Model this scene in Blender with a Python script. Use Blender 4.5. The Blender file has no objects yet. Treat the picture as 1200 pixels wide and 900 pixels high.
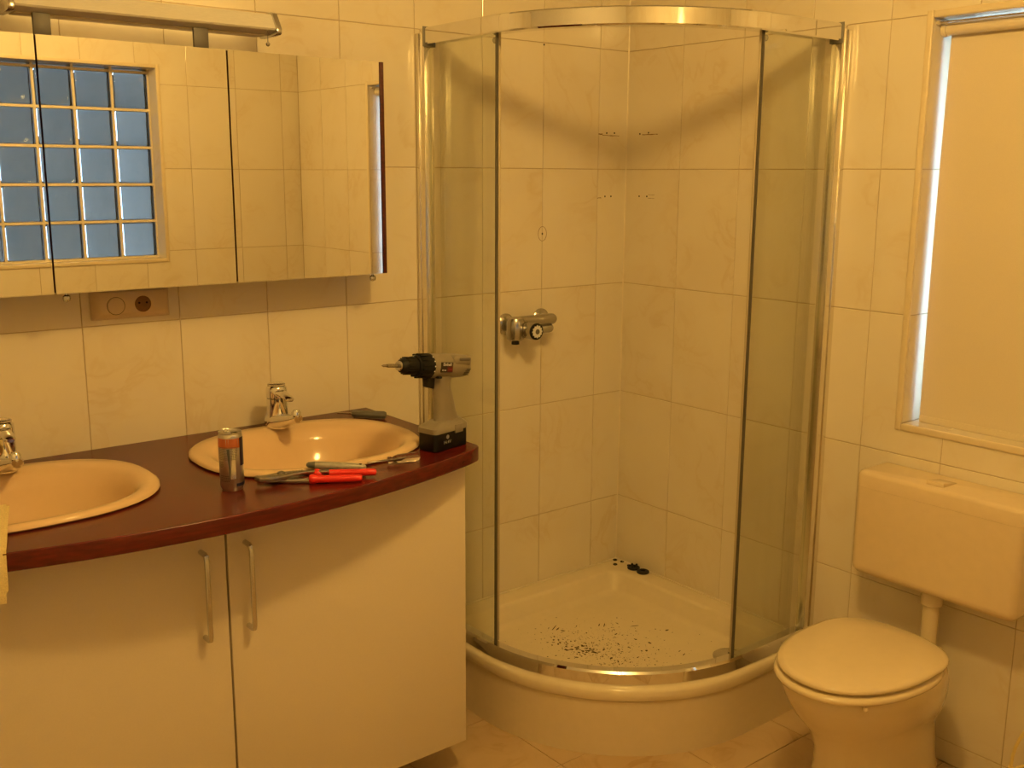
import bpy, bmesh, math, random
from mathutils import Vector, Matrix
random.seed(7)
S = bpy.context.scene
COL = S.collection
PI = math.pi

# ------------------------------------------------------------------ camera
cam_d = bpy.data.cameras.new('camera')
cam = bpy.data.objects.new('camera', cam_d)
COL.objects.link(cam)
S.camera = cam
cam_d.sensor_width = 36.0
cam_d.lens = 36.53
cam_d.clip_start = 0.02
_y, _p, _r = 0.6767, -0.1988, 0.0051
fw = Vector((math.sin(_y)*math.cos(_p), math.cos(_y)*math.cos(_p), math.sin(_p)))
rt = Vector((math.cos(_y), -math.sin(_y), 0.0))
up = rt.cross(fw)
r2 = rt*math.cos(_r) + up*math.sin(_r)
u2 = up*math.cos(_r) - rt*math.sin(_r)
cm = Matrix((r2, u2, -fw)).transposed().to_4x4()
cm.translation = Vector((-2.6683, -2.6830, 1.6461))
cam.matrix_world = cm

# ------------------------------------------------------------------ sky, exposure
W = bpy.data.worlds.new('overcast_sky')
S.world = W
W.use_nodes = True
_bg = W.node_tree.nodes['Background']
_bg.inputs[0].default_value = (0.50, 0.71, 1.0, 1)
_bg.inputs[1].default_value = 8.0
S.view_settings.view_transform = 'Standard'
S.view_settings.look = 'None'
S.view_settings.gamma = 1.0
S.view_settings.use_curve_mapping = False
S.view_settings.exposure = 0.0
S.cycles.use_denoising = True
S.cycles.max_bounces = 14
S.cycles.transparent_max_bounces = 24
S.cycles.transmission_bounces = 12
LAMP = (-1.46, -1.69, 2.43)
LAMP_STRENGTH = 195.0
LAMP_COLOR = (1.0, 0.61, 0.165)

# ------------------------------------------------------------------ materials
MATS = {}
def _new(name):
    m = bpy.data.materials.new(name)
    m.use_nodes = True
    MATS[name] = m
    return m, m.node_tree.nodes, m.node_tree.links, m.node_tree.nodes['Principled BSDF']

def pm(name, col, rough=0.5, metal=0.0, var=0.06, scale=40.0, bump=0.0, coat=0.0, stretch=(1, 1, 1), detail=3.0):
    m, N, L, B = _new(name)
    tc = N.new('ShaderNodeTexCoord')
    mp = N.new('ShaderNodeMapping')
    mp.inputs['Scale'].default_value = stretch
    nz = N.new('ShaderNodeTexNoise')
    nz.inputs['Scale'].default_value = scale
    nz.inputs['Detail'].default_value = detail
    L.new(tc.outputs['Object'], mp.inputs[0])
    L.new(mp.outputs[0], nz.inputs['Vector'])
    rp = N.new('ShaderNodeValToRGB')
    rp.color_ramp.elements[0].position = 0.3
    rp.color_ramp.elements[1].position = 0.7
    rp.color_ramp.elements[0].color = tuple(max(0, c*(1-var)) for c in col) + (1,)
    rp.color_ramp.elements[1].color = tuple(min(1, c*(1+var)) for c in col) + (1,)
    L.new(nz.outputs['Fac'], rp.inputs[0])
    L.new(rp.outputs[0], B.inputs['Base Color'])
    B.inputs['Roughness'].default_value = rough
    B.inputs['Metallic'].default_value = metal
    if coat:
        B.inputs['Coat Weight'].default_value = coat
        B.inputs['Coat Roughness'].default_value = 0.06
    if bump:
        bp = N.new('ShaderNodeBump')
        bp.inputs['Strength'].default_value = bump
        bp.inputs['Distance'].default_value = 0.002
        L.new(nz.outputs['Fac'], bp.inputs['Height'])
        L.new(bp.outputs[0], B.inputs['Normal'])
    return m

def tile_mat(name, base, vein, rough, vscale, width=0.05, strength=0.6, cloud=0.35):
    m, N, L, B = _new(name)
    geo = N.new('ShaderNodeNewGeometry')
    oi = N.new('ShaderNodeObjectInfo')
    mu = N.new('ShaderNodeMath'); mu.operation = 'MULTIPLY'; mu.inputs[1].default_value = 37.0
    L.new(oi.outputs['Random'], mu.inputs[0])
    ad = N.new('ShaderNodeVectorMath'); ad.operation = 'ADD'
    L.new(geo.outputs['Position'], ad.inputs[0]); L.new(mu.outputs[0], ad.inputs[1])
    n1 = N.new('ShaderNodeTexNoise')
    n1.inputs['Scale'].default_value = vscale; n1.inputs['Detail'].default_value = 5
    n1.inputs['Distortion'].default_value = 1.3
    L.new(ad.outputs[0], n1.inputs['Vector'])
    ab = N.new('ShaderNodeMath'); ab.operation = 'SUBTRACT'; ab.inputs[1].default_value = 0.5
    L.new(n1.outputs['Fac'], ab.inputs[0])
    a2 = N.new('ShaderNodeMath'); a2.operation = 'ABSOLUTE'; L.new(ab.outputs[0], a2.inputs[0])
    mr = N.new('ShaderNodeMapRange'); mr.inputs['From Min'].default_value = 0.0
    mr.inputs['From Max'].default_value = width; mr.inputs['To Min'].default_value = 1.0; mr.inputs['To Max'].default_value = 0.0
    L.new(a2.outputs[0], mr.inputs['Value'])
    n2 = N.new('ShaderNodeTexNoise'); n2.inputs['Scale'].default_value = vscale*0.7; n2.inputs['Detail'].default_value = 2
    L.new(ad.outputs[0], n2.inputs['Vector'])
    mk = N.new('ShaderNodeMapRange'); mk.inputs['From Min'].default_value = 0.42; mk.inputs['From Max'].default_value = 0.68
    L.new(n2.outputs['Fac'], mk.inputs['Value'])
    pr = N.new('ShaderNodeMath'); pr.operation = 'MULTIPLY'
    L.new(mr.outputs[0], pr.inputs[0]); L.new(mk.outputs[0], pr.inputs[1])
    cl = N.new('ShaderNodeMath'); cl.operation = 'MULTIPLY_ADD'; cl.inputs[1].default_value = strength
    cd = N.new('ShaderNodeMath'); cd.operation = 'MULTIPLY'; cd.inputs[1].default_value = cloud
    L.new(mk.outputs[0], cd.inputs[0])
    L.new(pr.outputs[0], cl.inputs[0]); L.new(cd.outputs[0], cl.inputs[2])
    mx = N.new('ShaderNodeMix'); mx.data_type = 'RGBA'
    mx.inputs[6].default_value = base + (1,); mx.inputs[7].default_value = vein + (1,)
    L.new(cl.outputs[0], mx.inputs[0])
    L.new(mx.outputs[2], B.inputs['Base Color'])
    B.inputs['Roughness'].default_value = rough
    # slight unevenness of the glaze
    n3 = N.new('ShaderNodeTexNoise'); n3.inputs['Scale'].default_value = 9.0
    L.new(ad.outputs[0], n3.inputs['Vector'])
    bp = N.new('ShaderNodeBump'); bp.inputs['Strength'].default_value = 0.06; bp.inputs['Distance'].default_value = 0.01
    L.new(n3.outputs['Fac'], bp.inputs['Height']); L.new(bp.outputs[0], B.inputs['Normal'])
    return m

def wood_mat(name, dark, light, rough, coat=0.0):
    m, N, L, B = _new(name)
    tc = N.new('ShaderNodeTexCoord')
    mp = N.new('ShaderNodeMapping'); mp.inputs['Scale'].default_value = (3.0, 45.0, 45.0)
    nz = N.new('ShaderNodeTexNoise'); nz.inputs['Scale'].default_value = 3.0; nz.inputs['Detail'].default_value = 6
    L.new(tc.outputs['Object'], mp.inputs[0]); L.new(mp.outputs[0], nz.inputs['Vector'])
    rp = N.new('ShaderNodeValToRGB')
    rp.color_ramp.elements[0].position = 0.32; rp.color_ramp.elements[1].position = 0.7
    rp.color_ramp.elements[0].color = dark + (1,); rp.color_ramp.elements[1].color = light + (1,)
    L.new(nz.outputs['Fac'], rp.inputs[0]); L.new(rp.outputs[0], B.inputs['Base Color'])
    B.inputs['Roughness'].default_value = rough
    B.inputs['Coat Weight'].default_value = coat
    B.inputs['Specular IOR Level'].default_value = 0.5
    B.inputs['Coat Roughness'].default_value = 0.12
    return m

def thin_glass(name, tint, gloss=0.05, blend=0.12):
    """flat pane: coloured see-through film plus a grazing-angle reflection"""
    m, N, L, B = _new(name)
    N.remove(B)
    out = [n for n in N if n.type == 'OUTPUT_MATERIAL'][0]
    tr = N.new('ShaderNodeBsdfTransparent')
    nz = N.new('ShaderNodeTexNoise'); nz.inputs['Scale'].default_value = 6.0
    rp = N.new('ShaderNodeValToRGB')
    rp.color_ramp.elements[0].color = tuple(c*0.97 for c in tint) + (1,)
    rp.color_ramp.elements[1].color = tint + (1,)
    L.new(nz.outputs['Fac'], rp.inputs[0]); L.new(rp.outputs[0], tr.inputs['Color'])
    gl = N.new('ShaderNodeBsdfGlossy'); gl.inputs['Roughness'].default_value = gloss
    lf = N.new('ShaderNodeLayerWeight'); lf.inputs['Blend'].default_value = 0.5
    pw = N.new('ShaderNodeMath'); pw.operation = 'POWER'; pw.inputs[1].default_value = 4.0
    L.new(lf.outputs['Facing'], pw.inputs[0])
    lw = N.new('ShaderNodeMath'); lw.operation = 'MULTIPLY_ADD'; lw.inputs[1].default_value = 0.8; lw.inputs[2].default_value = blend*0.2
    L.new(pw.outputs[0], lw.inputs[0])
    mx = N.new('ShaderNodeMixShader')
    L.new(lw.outputs[0], mx.inputs[0]); L.new(tr.outputs[0], mx.inputs[1]); L.new(gl.outputs[0], mx.inputs[2])
    L.new(mx.outputs[0], out.inputs['Surface'])
    return m

def clear_mat(name, col, ior=1.45, rough=0.0, wavy=0.0, wscale=8.0):
    m, N, L, B = _new(name)
    B.inputs['Base Color'].default_value = col + (1,)
    B.inputs['Roughness'].default_value = rough
    B.inputs['IOR'].default_value = ior
    B.inputs['Transmission Weight'].default_value = 1.0
    nz = N.new('ShaderNodeTexNoise'); nz.inputs['Scale'].default_value = wscale; nz.inputs['Detail'].default_value = 1
    tc = N.new('ShaderNodeTexCoord'); L.new(tc.outputs['Object'], nz.inputs['Vector'])
    bp = N.new('ShaderNodeBump'); bp.inputs['Strength'].default_value = wavy; bp.inputs['Distance'].default_value = 0.01
    L.new(nz.outputs['Fac'], bp.inputs['Height']); L.new(bp.outputs[0], B.inputs['Normal'])
    return m

def emit_mat(name, col, strength):
    m, N, L, B = _new(name)
    B.inputs['Base Color'].default_value = (0.9, 0.88, 0.8, 1)
    B.inputs['Emission Color'].default_value = col + (1,)
    B.inputs['Emission Strength'].default_value = strength
    return m

M_tile = tile_mat('cream_marbled_tile', (0.80, 0.735, 0.60), (0.70, 0.59, 0.40), 0.13, 6.0, strength=0.42, cloud=0.28)
M_floor = tile_mat('tan_floor_tile', (0.62, 0.47, 0.29), (0.46, 0.31, 0.16), 0.30, 5.0, cloud=0.6)
M_grout = pm('wall_grout', (0.55, 0.43, 0.28), 0.9, bump=0.3, scale=200)
M_fgrout = pm('floor_grout', (0.14, 0.085, 0.045), 0.9, bump=0.3, scale=200)
M_plaster = pm('white_plaster', (0.80, 0.76, 0.68), 0.8, bump=0.15, scale=90)
M_trim = pm('cream_plastic_trim', (0.76, 0.66, 0.47), 0.3, var=0.02)
M_seal = pm('cream_silicone', (0.80, 0.72, 0.56), 0.35, var=0.03)
M_white = pm('white_door_laminate', (0.72, 0.64, 0.50), 0.32, var=0.015, scale=300)
M_carc = pm('white_carcass_board', (0.66, 0.60, 0.48), 0.5, var=0.02)
M_dark = pm('dark_gap_board', (0.03, 0.02, 0.015), 0.8)
M_mahog = wood_mat('mahogany_worktop', (0.072, 0.0058, 0.0035), (0.125, 0.0092, 0.0052), 0.24, 0.0)
M_mahog2 = wood_mat('mahogany_cabinet_side', (0.05, 0.006, 0.005), (0.10, 0.012, 0.009), 0.4, 0.1)
M_sink = pm('peach_ceramic', (0.76, 0.56, 0.34), 0.09, var=0.01)
M_sink.node_tree.nodes['Principled BSDF'].inputs['Specular IOR Level'].default_value = 0.3
M_ceram = pm('cream_ceramic', (0.78, 0.67, 0.46), 0.09, var=0.01, coat=0.4)
M_seat = pm('cream_plastic_seat', (0.80, 0.68, 0.46), 0.16, var=0.01)
M_cist = pm('cream_plastic_cistern', (0.76, 0.63, 0.42), 0.24, var=0.015)
M_acryl = pm('cream_acrylic_tray', (0.80, 0.71, 0.52), 0.09, var=0.015)
M_apron = pm('cream_acrylic_apron', (0.74, 0.64, 0.46), 0.25, var=0.015)
M_chrome = pm('chrome', (0.80, 0.80, 0.80), 0.035, 1.0, var=0.01)
M_satin = pm('satin_chrome', (0.62, 0.62, 0.62), 0.22, 1.0, var=0.03)
M_mixer = pm('aged_chrome', (0.46, 0.45, 0.43), 0.22, 1.0, var=0.03)
M_alu = pm('brushed_aluminium', (0.82, 0.81, 0.78), 0.40, 0.25, var=0.05, scale=60, stretch=(1, 12, 12))
M_profile = pm('polished_profile', (0.80, 0.77, 0.70), 0.16, 1.0, var=0.02)
M_greyp = pm('grey_plastic', (0.20, 0.19, 0.17), 0.45)
M_mount = pm('dark_steel_mount', (0.13, 0.12, 0.11), 0.5, 0.2)
M_black = pm('black_plastic', (0.007, 0.007, 0.007), 0.5)
M_black.node_tree.nodes['Principled BSDF'].inputs['Specular IOR Level'].default_value = 0.25
M_rubber = pm('black_rubber', (0.014, 0.013, 0.012), 0.55)
M_drillb = pm('beige_grey_plastic', (0.235, 0.205, 0.155), 0.36, var=0.03)
M_red = pm('red_grip', (0.75, 0.022, 0.012), 0.38, var=0.05)
M_steel = pm('tool_steel', (0.42, 0.40, 0.36), 0.24, 1.0, var=0.15, scale=120)
M_toolgrey = pm('worn_grey_handle', (0.36, 0.35, 0.30), 0.42, 0.3, var=0.15, scale=90)
M_tooldark = pm('dark_grey_handle', (0.13, 0.13, 0.11), 0.42, var=0.1)
M_mirror = pm('mirror_silver', (0.83, 0.83, 0.80), 0.0, 1.0, var=0.004, scale=2)
M_mirredge = pm('polished_mirror_edge', (0.85, 0.83, 0.75), 0.12, 0.8, var=0.02)
M_pane = thin_glass('shower_glass', (0.972, 0.980, 0.958), 0.02, 0.12)
M_wpane = thin_glass('window_glass', (0.95, 0.97, 0.98), 0.0, 0.14)
M_strip = pm('clear_seal_strip', (0.50, 0.42, 0.28), 0.55, var=0.02)
M_dkstrip = pm('dark_seal_strip', (0.09, 0.08, 0.06), 0.4)
M_block = clear_mat('glass_block_glass', (0.80, 0.88, 0.92), 1.45, 0.0, 0.55, 11.0)
M_coat = pm('block_edge_coating', (0.10, 0.13, 0.14), 0.4)
M_crystal = clear_mat('clear_acrylic', (0.98, 0.93, 0.90), 1.49, 0.02)
M_mortar = pm('cream_mortar', (0.78, 0.70, 0.55), 0.7, bump=0.2, scale=150)
M_pvc = pm('white_window_frame', (0.85, 0.86, 0.87), 0.35, var=0.01)
M_blind = pm('cream_blind_fabric', (0.74, 0.655, 0.49), 0.75, var=0.02, scale=400, bump=0.1)
M_blindt = pm('cream_blind_tube', (0.74, 0.66, 0.52), 0.5, var=0.02)
M_socket = pm('cream_socket_plastic', (0.66, 0.52, 0.34), 0.35, var=0.02)
M_can = pm('can_aluminium', (0.60, 0.58, 0.54), 0.30, 0.95, var=0.04, stretch=(8, 8, 1))
M_canor = pm('orange_can_print', (0.62, 0.20, 0.10), 0.3, 0.7, var=0.06)
M_canbl = pm('navy_can_print', (0.012, 0.014, 0.05), 0.3, 0.2)
M_cangr = pm('grey_can_print', (0.13, 0.15, 0.16), 0.35, 0.5)
M_towel = pm('yellow_towel', (0.82, 0.68, 0.34), 0.95, var=0.10, scale=350, bump=0.8)
M_dirt = pm('dark_debris', (0.075, 0.045, 0.02), 0.9, var=0.5, scale=60)
M_hole = pm('drilled_hole', (0.012, 0.008, 0.005), 1.0)
M_rust = pm('brown_residue', (0.22, 0.11, 0.04), 0.8, var=0.2)
M_label = pm('black_sticker', (0.012, 0.006, 0.006), 0.3)
M_labred = pm('red_sticker', (0.10, 0.006, 0.007), 0.3)
M_redp = pm('red_print', (0.30, 0.02, 0.02), 0.4)
M_print = pm('white_print', (0.75, 0.75, 0.72), 0.5)
M_printd = pm('grey_print', (0.28, 0.28, 0.27), 0.5)
M_bin = pm('pale_yellow_plastic', (0.80, 0.66, 0.28), 0.4, var=0.02)
M_lamp = emit_mat('lit_lamp_glass', LAMP_COLOR, LAMP_STRENGTH)
M_wallglow = emit_mat('added_wall_glow', (1.0, 0.62, 0.18), 2.2)  # glow added to brighten the wall behind the lamp bar
M_hall = pm('hall_wall_paint', (0.40, 0.37, 0.32), 0.8, var=0.03)

# ------------------------------------------------------------------ mesh tools
ORG = {}      # world origin of every thing and part
class G:
    def __init__(s): s.v = []; s.f = []
    def add(s, vs, fs):
        o = len(s.v); s.v += [tuple(p) for p in vs]; s.f += [tuple(i+o for i in f) for f in fs]; return s
    def box(s, x0, x1, y0, y1, z0, z1):
        return s.add([(x0,y0,z0),(x1,y0,z0),(x1,y1,z0),(x0,y1,z0),(x0,y0,z1),(x1,y0,z1),(x1,y1,z1),(x0,y1,z1)],
                     [(0,3,2,1),(4,5,6,7),(0,1,5,4),(1,2,6,5),(2,3,7,6),(3,0,4,7)])
    def loft(s, rings, cap0=True, cap1=True, closed=False):
        n = len(rings[0]); vs = [p for r in rings for p in r]; fs = []
        k = len(rings)
        for i in range(k if closed else k-1):
            a, b = i*n, ((i+1) % k)*n
            for j in range(n):
                j2 = (j+1) % n
                fs.append((a+j, a+j2, b+j2, b+j))
        if not closed:
            if cap0: fs.append(tuple(range(n-1, -1, -1)))
            if cap1: fs.append(tuple(range((k-1)*n, k*n)))
        return s.add(vs, fs)
    def lathe(s, prof, n=24, o=(0,0,0), ax='z', cap0=True, cap1=True):
        rings = []
        for r, h in prof:
            ring = []
            for i in range(n):
                a = 2*PI*i/n; c, d = r*math.cos(a), r*math.sin(a)
                p = {'z': (c, d, h), 'x': (h, c, d), 'y': (d, h, c)}[ax]
                ring.append((o[0]+p[0], o[1]+p[1], o[2]+p[2]))
            rings.append(ring)
        return s.loft(rings, cap0, cap1)
    def tube(s, pts, r, n=10, cap=True, flat=None):
        P = [Vector(p) for p in pts]; rings = []
        ref = None
        for i, p in enumerate(P):
            t = (P[min(i+1, len(P)-1)] - P[max(i-1, 0)]).normalized()
            if ref is None:
                ref = Vector((0,0,1)) if abs(t.z) < 0.9 else Vector((1,0,0))
            a = t.cross(ref).normalized(); b = a.cross(t).normalized(); ref = b
            rr = r[i] if isinstance(r, (list, tuple)) else r
            ka, kb = flat or (1, 1)
            rings.append([p + a*rr*ka*math.cos(2*PI*j/n) + b*rr*kb*math.sin(2*PI*j/n) for j in range(n)])
        return s.loft(rings, cap, cap)
    def prism(s, poly, z0, z1):
        n = len(poly)
        return s.loft([[(x, y, z0) for x, y in poly], [(x, y, z1) for x, y in poly]])
    def xf(s, M):
        s.v = [tuple(M @ Vector(p)) for p in s.v]; return s
    def mesh(s, name, mat, org=(0,0,0), smooth=35, bevel=0.0, seg=2, sub=0):
        bm = bmesh.new()
        vs = [bm.verts.new((p[0]-org[0], p[1]-org[1], p[2]-org[2])) for p in s.v]
        for f in s.f:
            try: bm.faces.new([vs[i] for i in f])
            except ValueError: pass
        if bevel:
            bmesh.ops.remove_doubles(bm, verts=bm.verts, dist=1e-6)
            bmesh.ops.recalc_face_normals(bm, faces=bm.faces)
            es = [e for e in bm.edges if len(e.link_faces) == 2 and e.calc_face_angle(0) > 0.6]
            bmesh.ops.bevel(bm, geom=es, offset=bevel, segments=seg, profile=0.5, affect='EDGES', clamp_overlap=True)
        bmesh.ops.recalc_face_normals(bm, faces=bm.faces)
        me = bpy.data.meshes.new(name)
        bm.to_mesh(me); bm.free()
        me.materials.append(mat)
        if smooth:
            me.shade_smooth(); me.set_sharp_from_angle(angle=math.radians(smooth))
        return me
    def build(s, name, mat, parent=None, **k):
        org = ORG[parent.name] if parent is not None else k.pop('at', None)
        if org is None:
            xs, ys, zs = zip(*s.v)
            org = ((min(xs)+max(xs))/2, (min(ys)+max(ys))/2, min(zs))
        k.pop('at', None)
        o = bpy.data.objects.new(name, s.mesh(name, mat, org, **k))
        COL.objects.link(o)
        if parent is not None: o.parent = parent
        else: o.location = org
        ORG[o.name] = tuple(org)
        return o

def props(o, label=None, cat=None, group=None, kind=None):
    if label: o['label'] = label
    if cat: o['category'] = cat
    if group: o['group'] = group
    if kind: o['kind'] = kind
    return o
def thing(name, label, cat, at, group=None, kind=None):
    o = bpy.data.objects.new(name, None); COL.objects.link(o)
    o.empty_display_size = 0.05; o.location = at; ORG[o.name] = tuple(at)
    return props(o, label, cat, group, kind)
def copy_thing(root, at, label):
    c = root.copy(); COL.objects.link(c); c.location = at; c['label'] = label
    for ch in list(root.children):
        d = ch.copy(); COL.objects.link(d); d.parent = c
        for gc in ch.children:
            e = gc.copy(); COL.objects.link(e); e.parent = d
    return c
def ellipse(cx, cy, a, b, z, n=2.0, k=48):
    out = []
    for i in range(k):
        t = 2*PI*i/k; c, d = math.cos(t), math.sin(t)
        out.append((cx + a*math.copysign(abs(c)**(2/n), c), cy + b*math.copysign(abs(d)**(2/n), d), z))
    return out
def flat_shape(splines, depth, bevel):
    """a filled outline with holes, centred on z=0, as mesh data"""
    cu = bpy.data.curves.new('outline', 'CURVE'); cu.dimensions = '2D'; cu.fill_mode = 'BOTH'
    cu.extrude = depth/2 - bevel; cu.bevel_depth = bevel; cu.bevel_resolution = 2
    for pts in splines:
        sp = cu.splines.new('POLY'); sp.points.add(len(pts)-1)
        for i, p in enumerate(pts): sp.points[i].co = (p[0], p[1], 0, 1)
        sp.use_cyclic_u = True
    ob = bpy.data.objects.new('outline', cu); COL.objects.link(ob)
    me = bpy.data.meshes.new_from_object(ob.evaluated_get(bpy.context.evaluated_depsgraph_get()))
    bpy.data.objects.remove(ob); bpy.data.curves.remove(cu)
    return me
def text_mesh(txt, size, mat, ext=0.0002):
    cu = bpy.data.curves.new('lettering', 'FONT'); cu.body = txt; cu.size = size; cu.extrude = ext
    cu.align_x = 'CENTER'; cu.align_y = 'CENTER'
    ob = bpy.data.objects.new('lettering', cu); COL.objects.link(ob)
    me = bpy.data.meshes.new_from_object(ob.evaluated_get(bpy.context.evaluated_depsgraph_get()))
    bpy.data.objects.remove(ob); bpy.data.curves.remove(cu)
    me.materials.clear(); me.materials.append(mat)
    return me

# ------------------------------------------------------------------ room shell
XL, YF, ZC = -2.90, -2.76, 2.56       # left wall, wall behind the camera, ceiling
TW, TH, J = 0.2513, 0.40, 0.0011      # tile width, height, half a joint
ROWS = [2.066 - TH*k for k in range(-1, 6)]     # joint heights, top to bottom

def clip(cell, hole):
    """cell minus hole, both (a0,a1,z0,z1): list of polygons"""
    a0, a1, z0, z1 = cell
    if not hole: return [[(a0,z0),(a1,z0),(a1,z1),(a0,z1)]]
    h0, h1, k0, k1 = hole
    if a1 <= h0 or a0 >= h1 or z1 <= k0 or z0 >= k1: return [[(a0,z0),(a1,z0),(a1,z1),(a0,z1)]]
    inL, inR, inB, inT = a0 < h0, a1 > h1, z0 < k0, z1 > k1
    m = 0.004
    if inL and h0-a0 < m: inL = False
    if inR and a1-h1 < m: inR = False
    if inB and k0-z0 < m: inB = False
    if inT and z1-k1 < m: inT = False
    if not (inL or inR or inB or inT): return []
    if inL and not inR and not inB and not inT: return [[(a0,z0),(h0,z0),(h0,z1),(a0,z1)]]
    if inR and not inL and not inB and not inT: return [[(h1,z0),(a1,z0),(a1,z1),(h1,z1)]]
    if inB and not inT and not inL and not inR: return [[(a0,z0),(a1,z0),(a1,k0),(a0,k0)]]
    if inT and not inB and not inL and not inR: return [[(a0,k1),(a1,k1),(a1,z1),(a0,z1)]]
    if inL and inB: return [[(a0,z0),(a1,z0),(a1,k0),(h0,k0),(h0,z1),(a0,z1)]]
    if inL and inT: return [[(a0,z0),(h0,z0),(h0,k1),(a1,k1),(a1,z1),(a0,z1)]]
    if inR and inB: return [[(a0,z0),(a1,z0),(a1,z1),(h1,z1),(h1,k0),(a0,k0)]]
    if inR and inT: return [[(h1,z0),(a1,z0),(a1,z1),(a0,z1),(a0,k1),(h1,k1)]]
    return [[(a0,z0),(a1,z0),(a1,min(z1,k0)),(a0,min(z1,k0))]]

TILE_CACHE = {}
def tile_mesh(poly, mat, frame):
    ca = sum(p[0] for p in poly)/len(poly); cz = sum(p[1] for p in poly)/len(poly)
    key = (frame, mat.name) + tuple((round(p[0]-ca, 4), round(p[1]-cz, 4)) for p in poly)
    if key not in TILE_CACHE:
        n = len(poly); B = 0.0012; T = 0.003
        def inset(q, d):
            out = []
            for i in range(n):
                a, b, c = q[i-1], q[i], q[(i+1) % n]
                e1 = Vector((b[0]-a[0], b[1]-a[1])).normalized(); e2 = Vector((c[0]-b[0], c[1]-b[1])).normalized()
                n1 = Vector((-e1.y, e1.x)); n2 = Vector((-e2.y, e2.x))
                out.append((b[0] + d*(n1.x+n2.x), b[1] + d*(n1.y+n2.y)))
            return out
        q = [(p[0]-ca, p[1]-cz) for p in poly]
        o = inset(q, J); i_ = inset(q, J+B)
        M = {'back': lambda a, z, d: (a, d, z), 'right': lambda a, z, d: (d, a, z),
             'front': lambda a, z, d: (a, -d, z), 'left': lambda a, z, d: (-d, a, z), 'floor': lambda a, z, d: (a, z, -d),
             'head': lambda a, z, d: (a, z, d)}[frame]
        g = G().loft([[M(a, z, T) for a, z in o], [M(a, z, B*0.6) for a, z in o], [M(a, z, 0.0) for a, z in i_]], cap0=False)
        TILE_CACHE[key] = g.mesh('tile', mat, smooth=0)
    return TILE_CACHE[key], ca, cz

def lay_tiles(wall, frame, plane, acuts, zcuts, hole, mat, name='tile'):
    acuts = sorted(acuts); zcuts = sorted(zcuts)
    for a0, a1 in zip(acuts, acuts[1:]):
        for z0, z1 in zip(zcuts, zcuts[1:]):
            for poly in clip((a0, a1, z0, z1), hole):
                if max(p[0] for p in poly)-min(p[0] for p in poly) < 0.012: continue
                if max(p[1] for p in poly)-min(p[1] for p in poly) < 0.012: continue
                me, ca, cz = tile_mesh(poly, mat, frame)
                o = bpy.data.objects.new(name, me); COL.objects.link(o)
                w = {'back': (ca, plane, cz), 'front': (ca, plane, cz), 'right': (plane, ca, cz), 'left': (plane, ca, cz),
                     'floor': (ca, cz, plane), 'head': (ca, cz, plane)}[frame]
                og = ORG[wall.name]
                o.location = (w[0]-og[0], w[1]-og[1], w[2]-og[2]); o.parent = wall

zc = [0.0] + [z for z in ROWS if 0 < z < ZC] + [ZC]
E_ = 0.0025
# back wall
wall_back = props(G().box(XL-0.2, 0.25, E_, 0.2, -0.1, ZC+0.1).build('wall_back', M_grout, smooth=0), kind='structure')
ac = [0.0]; a = -0.1351
while a > XL: ac.append(a); a -= TW
ac.append(XL)
lay_tiles(wall_back, 'back', 0.0, ac, zc, None, M_tile)
# right wall with the window opening
WY0, WY1, WZ0, WZ1 = -2.05, -1.132, 0.957, 2.058
H0, H1, K0, K1 = WY0-E_, WY1+E_, WZ0-E_, WZ1+E_
wr = G().box(E_, 0.25, H1, E_, -0.1, ZC+0.1).box(E_, 0.25, YF-0.2, H0, -0.1, ZC+0.1)
wr.box(E_, 0.25, H0, H1, -0.1, K0).box(E_, 0.25, H0, H1, K1, ZC+0.1)
wall_right = props(wr.build('wall_right', M_grout, smooth=0), kind='structure')
ac = [0.0]; a = -0.2528
while a > YF: ac.append(a); a -= TW
ac.append(YF)
lay_tiles(wall_right, 'right', 0.0, ac, zc, (WY0, WY1, WZ0, WZ1), M_tile)
# wall behind the camera, with the glass block opening
GX0, GX1, GZ0, GZ1 = -2.19, -0.755, 1.228, 2.142
wf = G().box(GX1, 0.25, YF-0.2, YF-E_, -0.1, ZC+0.1).box(XL-0.2, GX0, YF-0.2, YF-E_, -0.1, ZC+0.1)
wf.box(GX0, GX1, YF-0.2, YF-E_, -0.1, GZ0).box(GX0, GX1, YF-0.2, YF-E_, GZ1, ZC+0.1)
wall_front = props(wf.build('wall_front', M_grout, smooth=0), kind='structure')
ac = [0.0]; a = -0.10
while a > XL: ac.append(a); a -= TW
ac.append(XL)
lay_tiles(wall_front, 'front', YF, ac, zc, (GX0, GX1, GZ0, GZ1), M_tile)
# left wall, ceiling, floor
wall_left = props(G().box(XL-0.2, XL, YF-0.2, 0.0, -0.1, ZC+0.1).build('wall_left', M_plaster, smooth=0), kind='structure')
props(G().box(XL-0.2, 0.25, YF-0.2, 0.2, ZC, ZC+0.12).build('ceiling', M_plaster, smooth=0), kind='structure')
floor = props(G().box(XL-0.2, 0.25, YF-0.2, 0.2, -0.12, -E_).build('floor', M_fgrout, smooth=0), kind='structure')
fx = [0.0]; a = -0.20
while a > XL: fx.append(a); a -= 0.3365
fx.append(XL)
fy = [0.0]; a = -0.009
fy = [0.0]; a = -0.345
while a > YF: fy.append(a); a -= 0.3345
fy.append(YF)
lay_tiles(floor, 'floor', 0.0, fx, fy, None, M_floor)
# sealant in the corner between the two walls
props(G().loft([[(0.0, -0.003, z), (-0.003, 0.0, z), (0.001, 0.001, z)] for z in (0.0, ZC)]).build('trim_1', M_seal), kind='structure')

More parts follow.
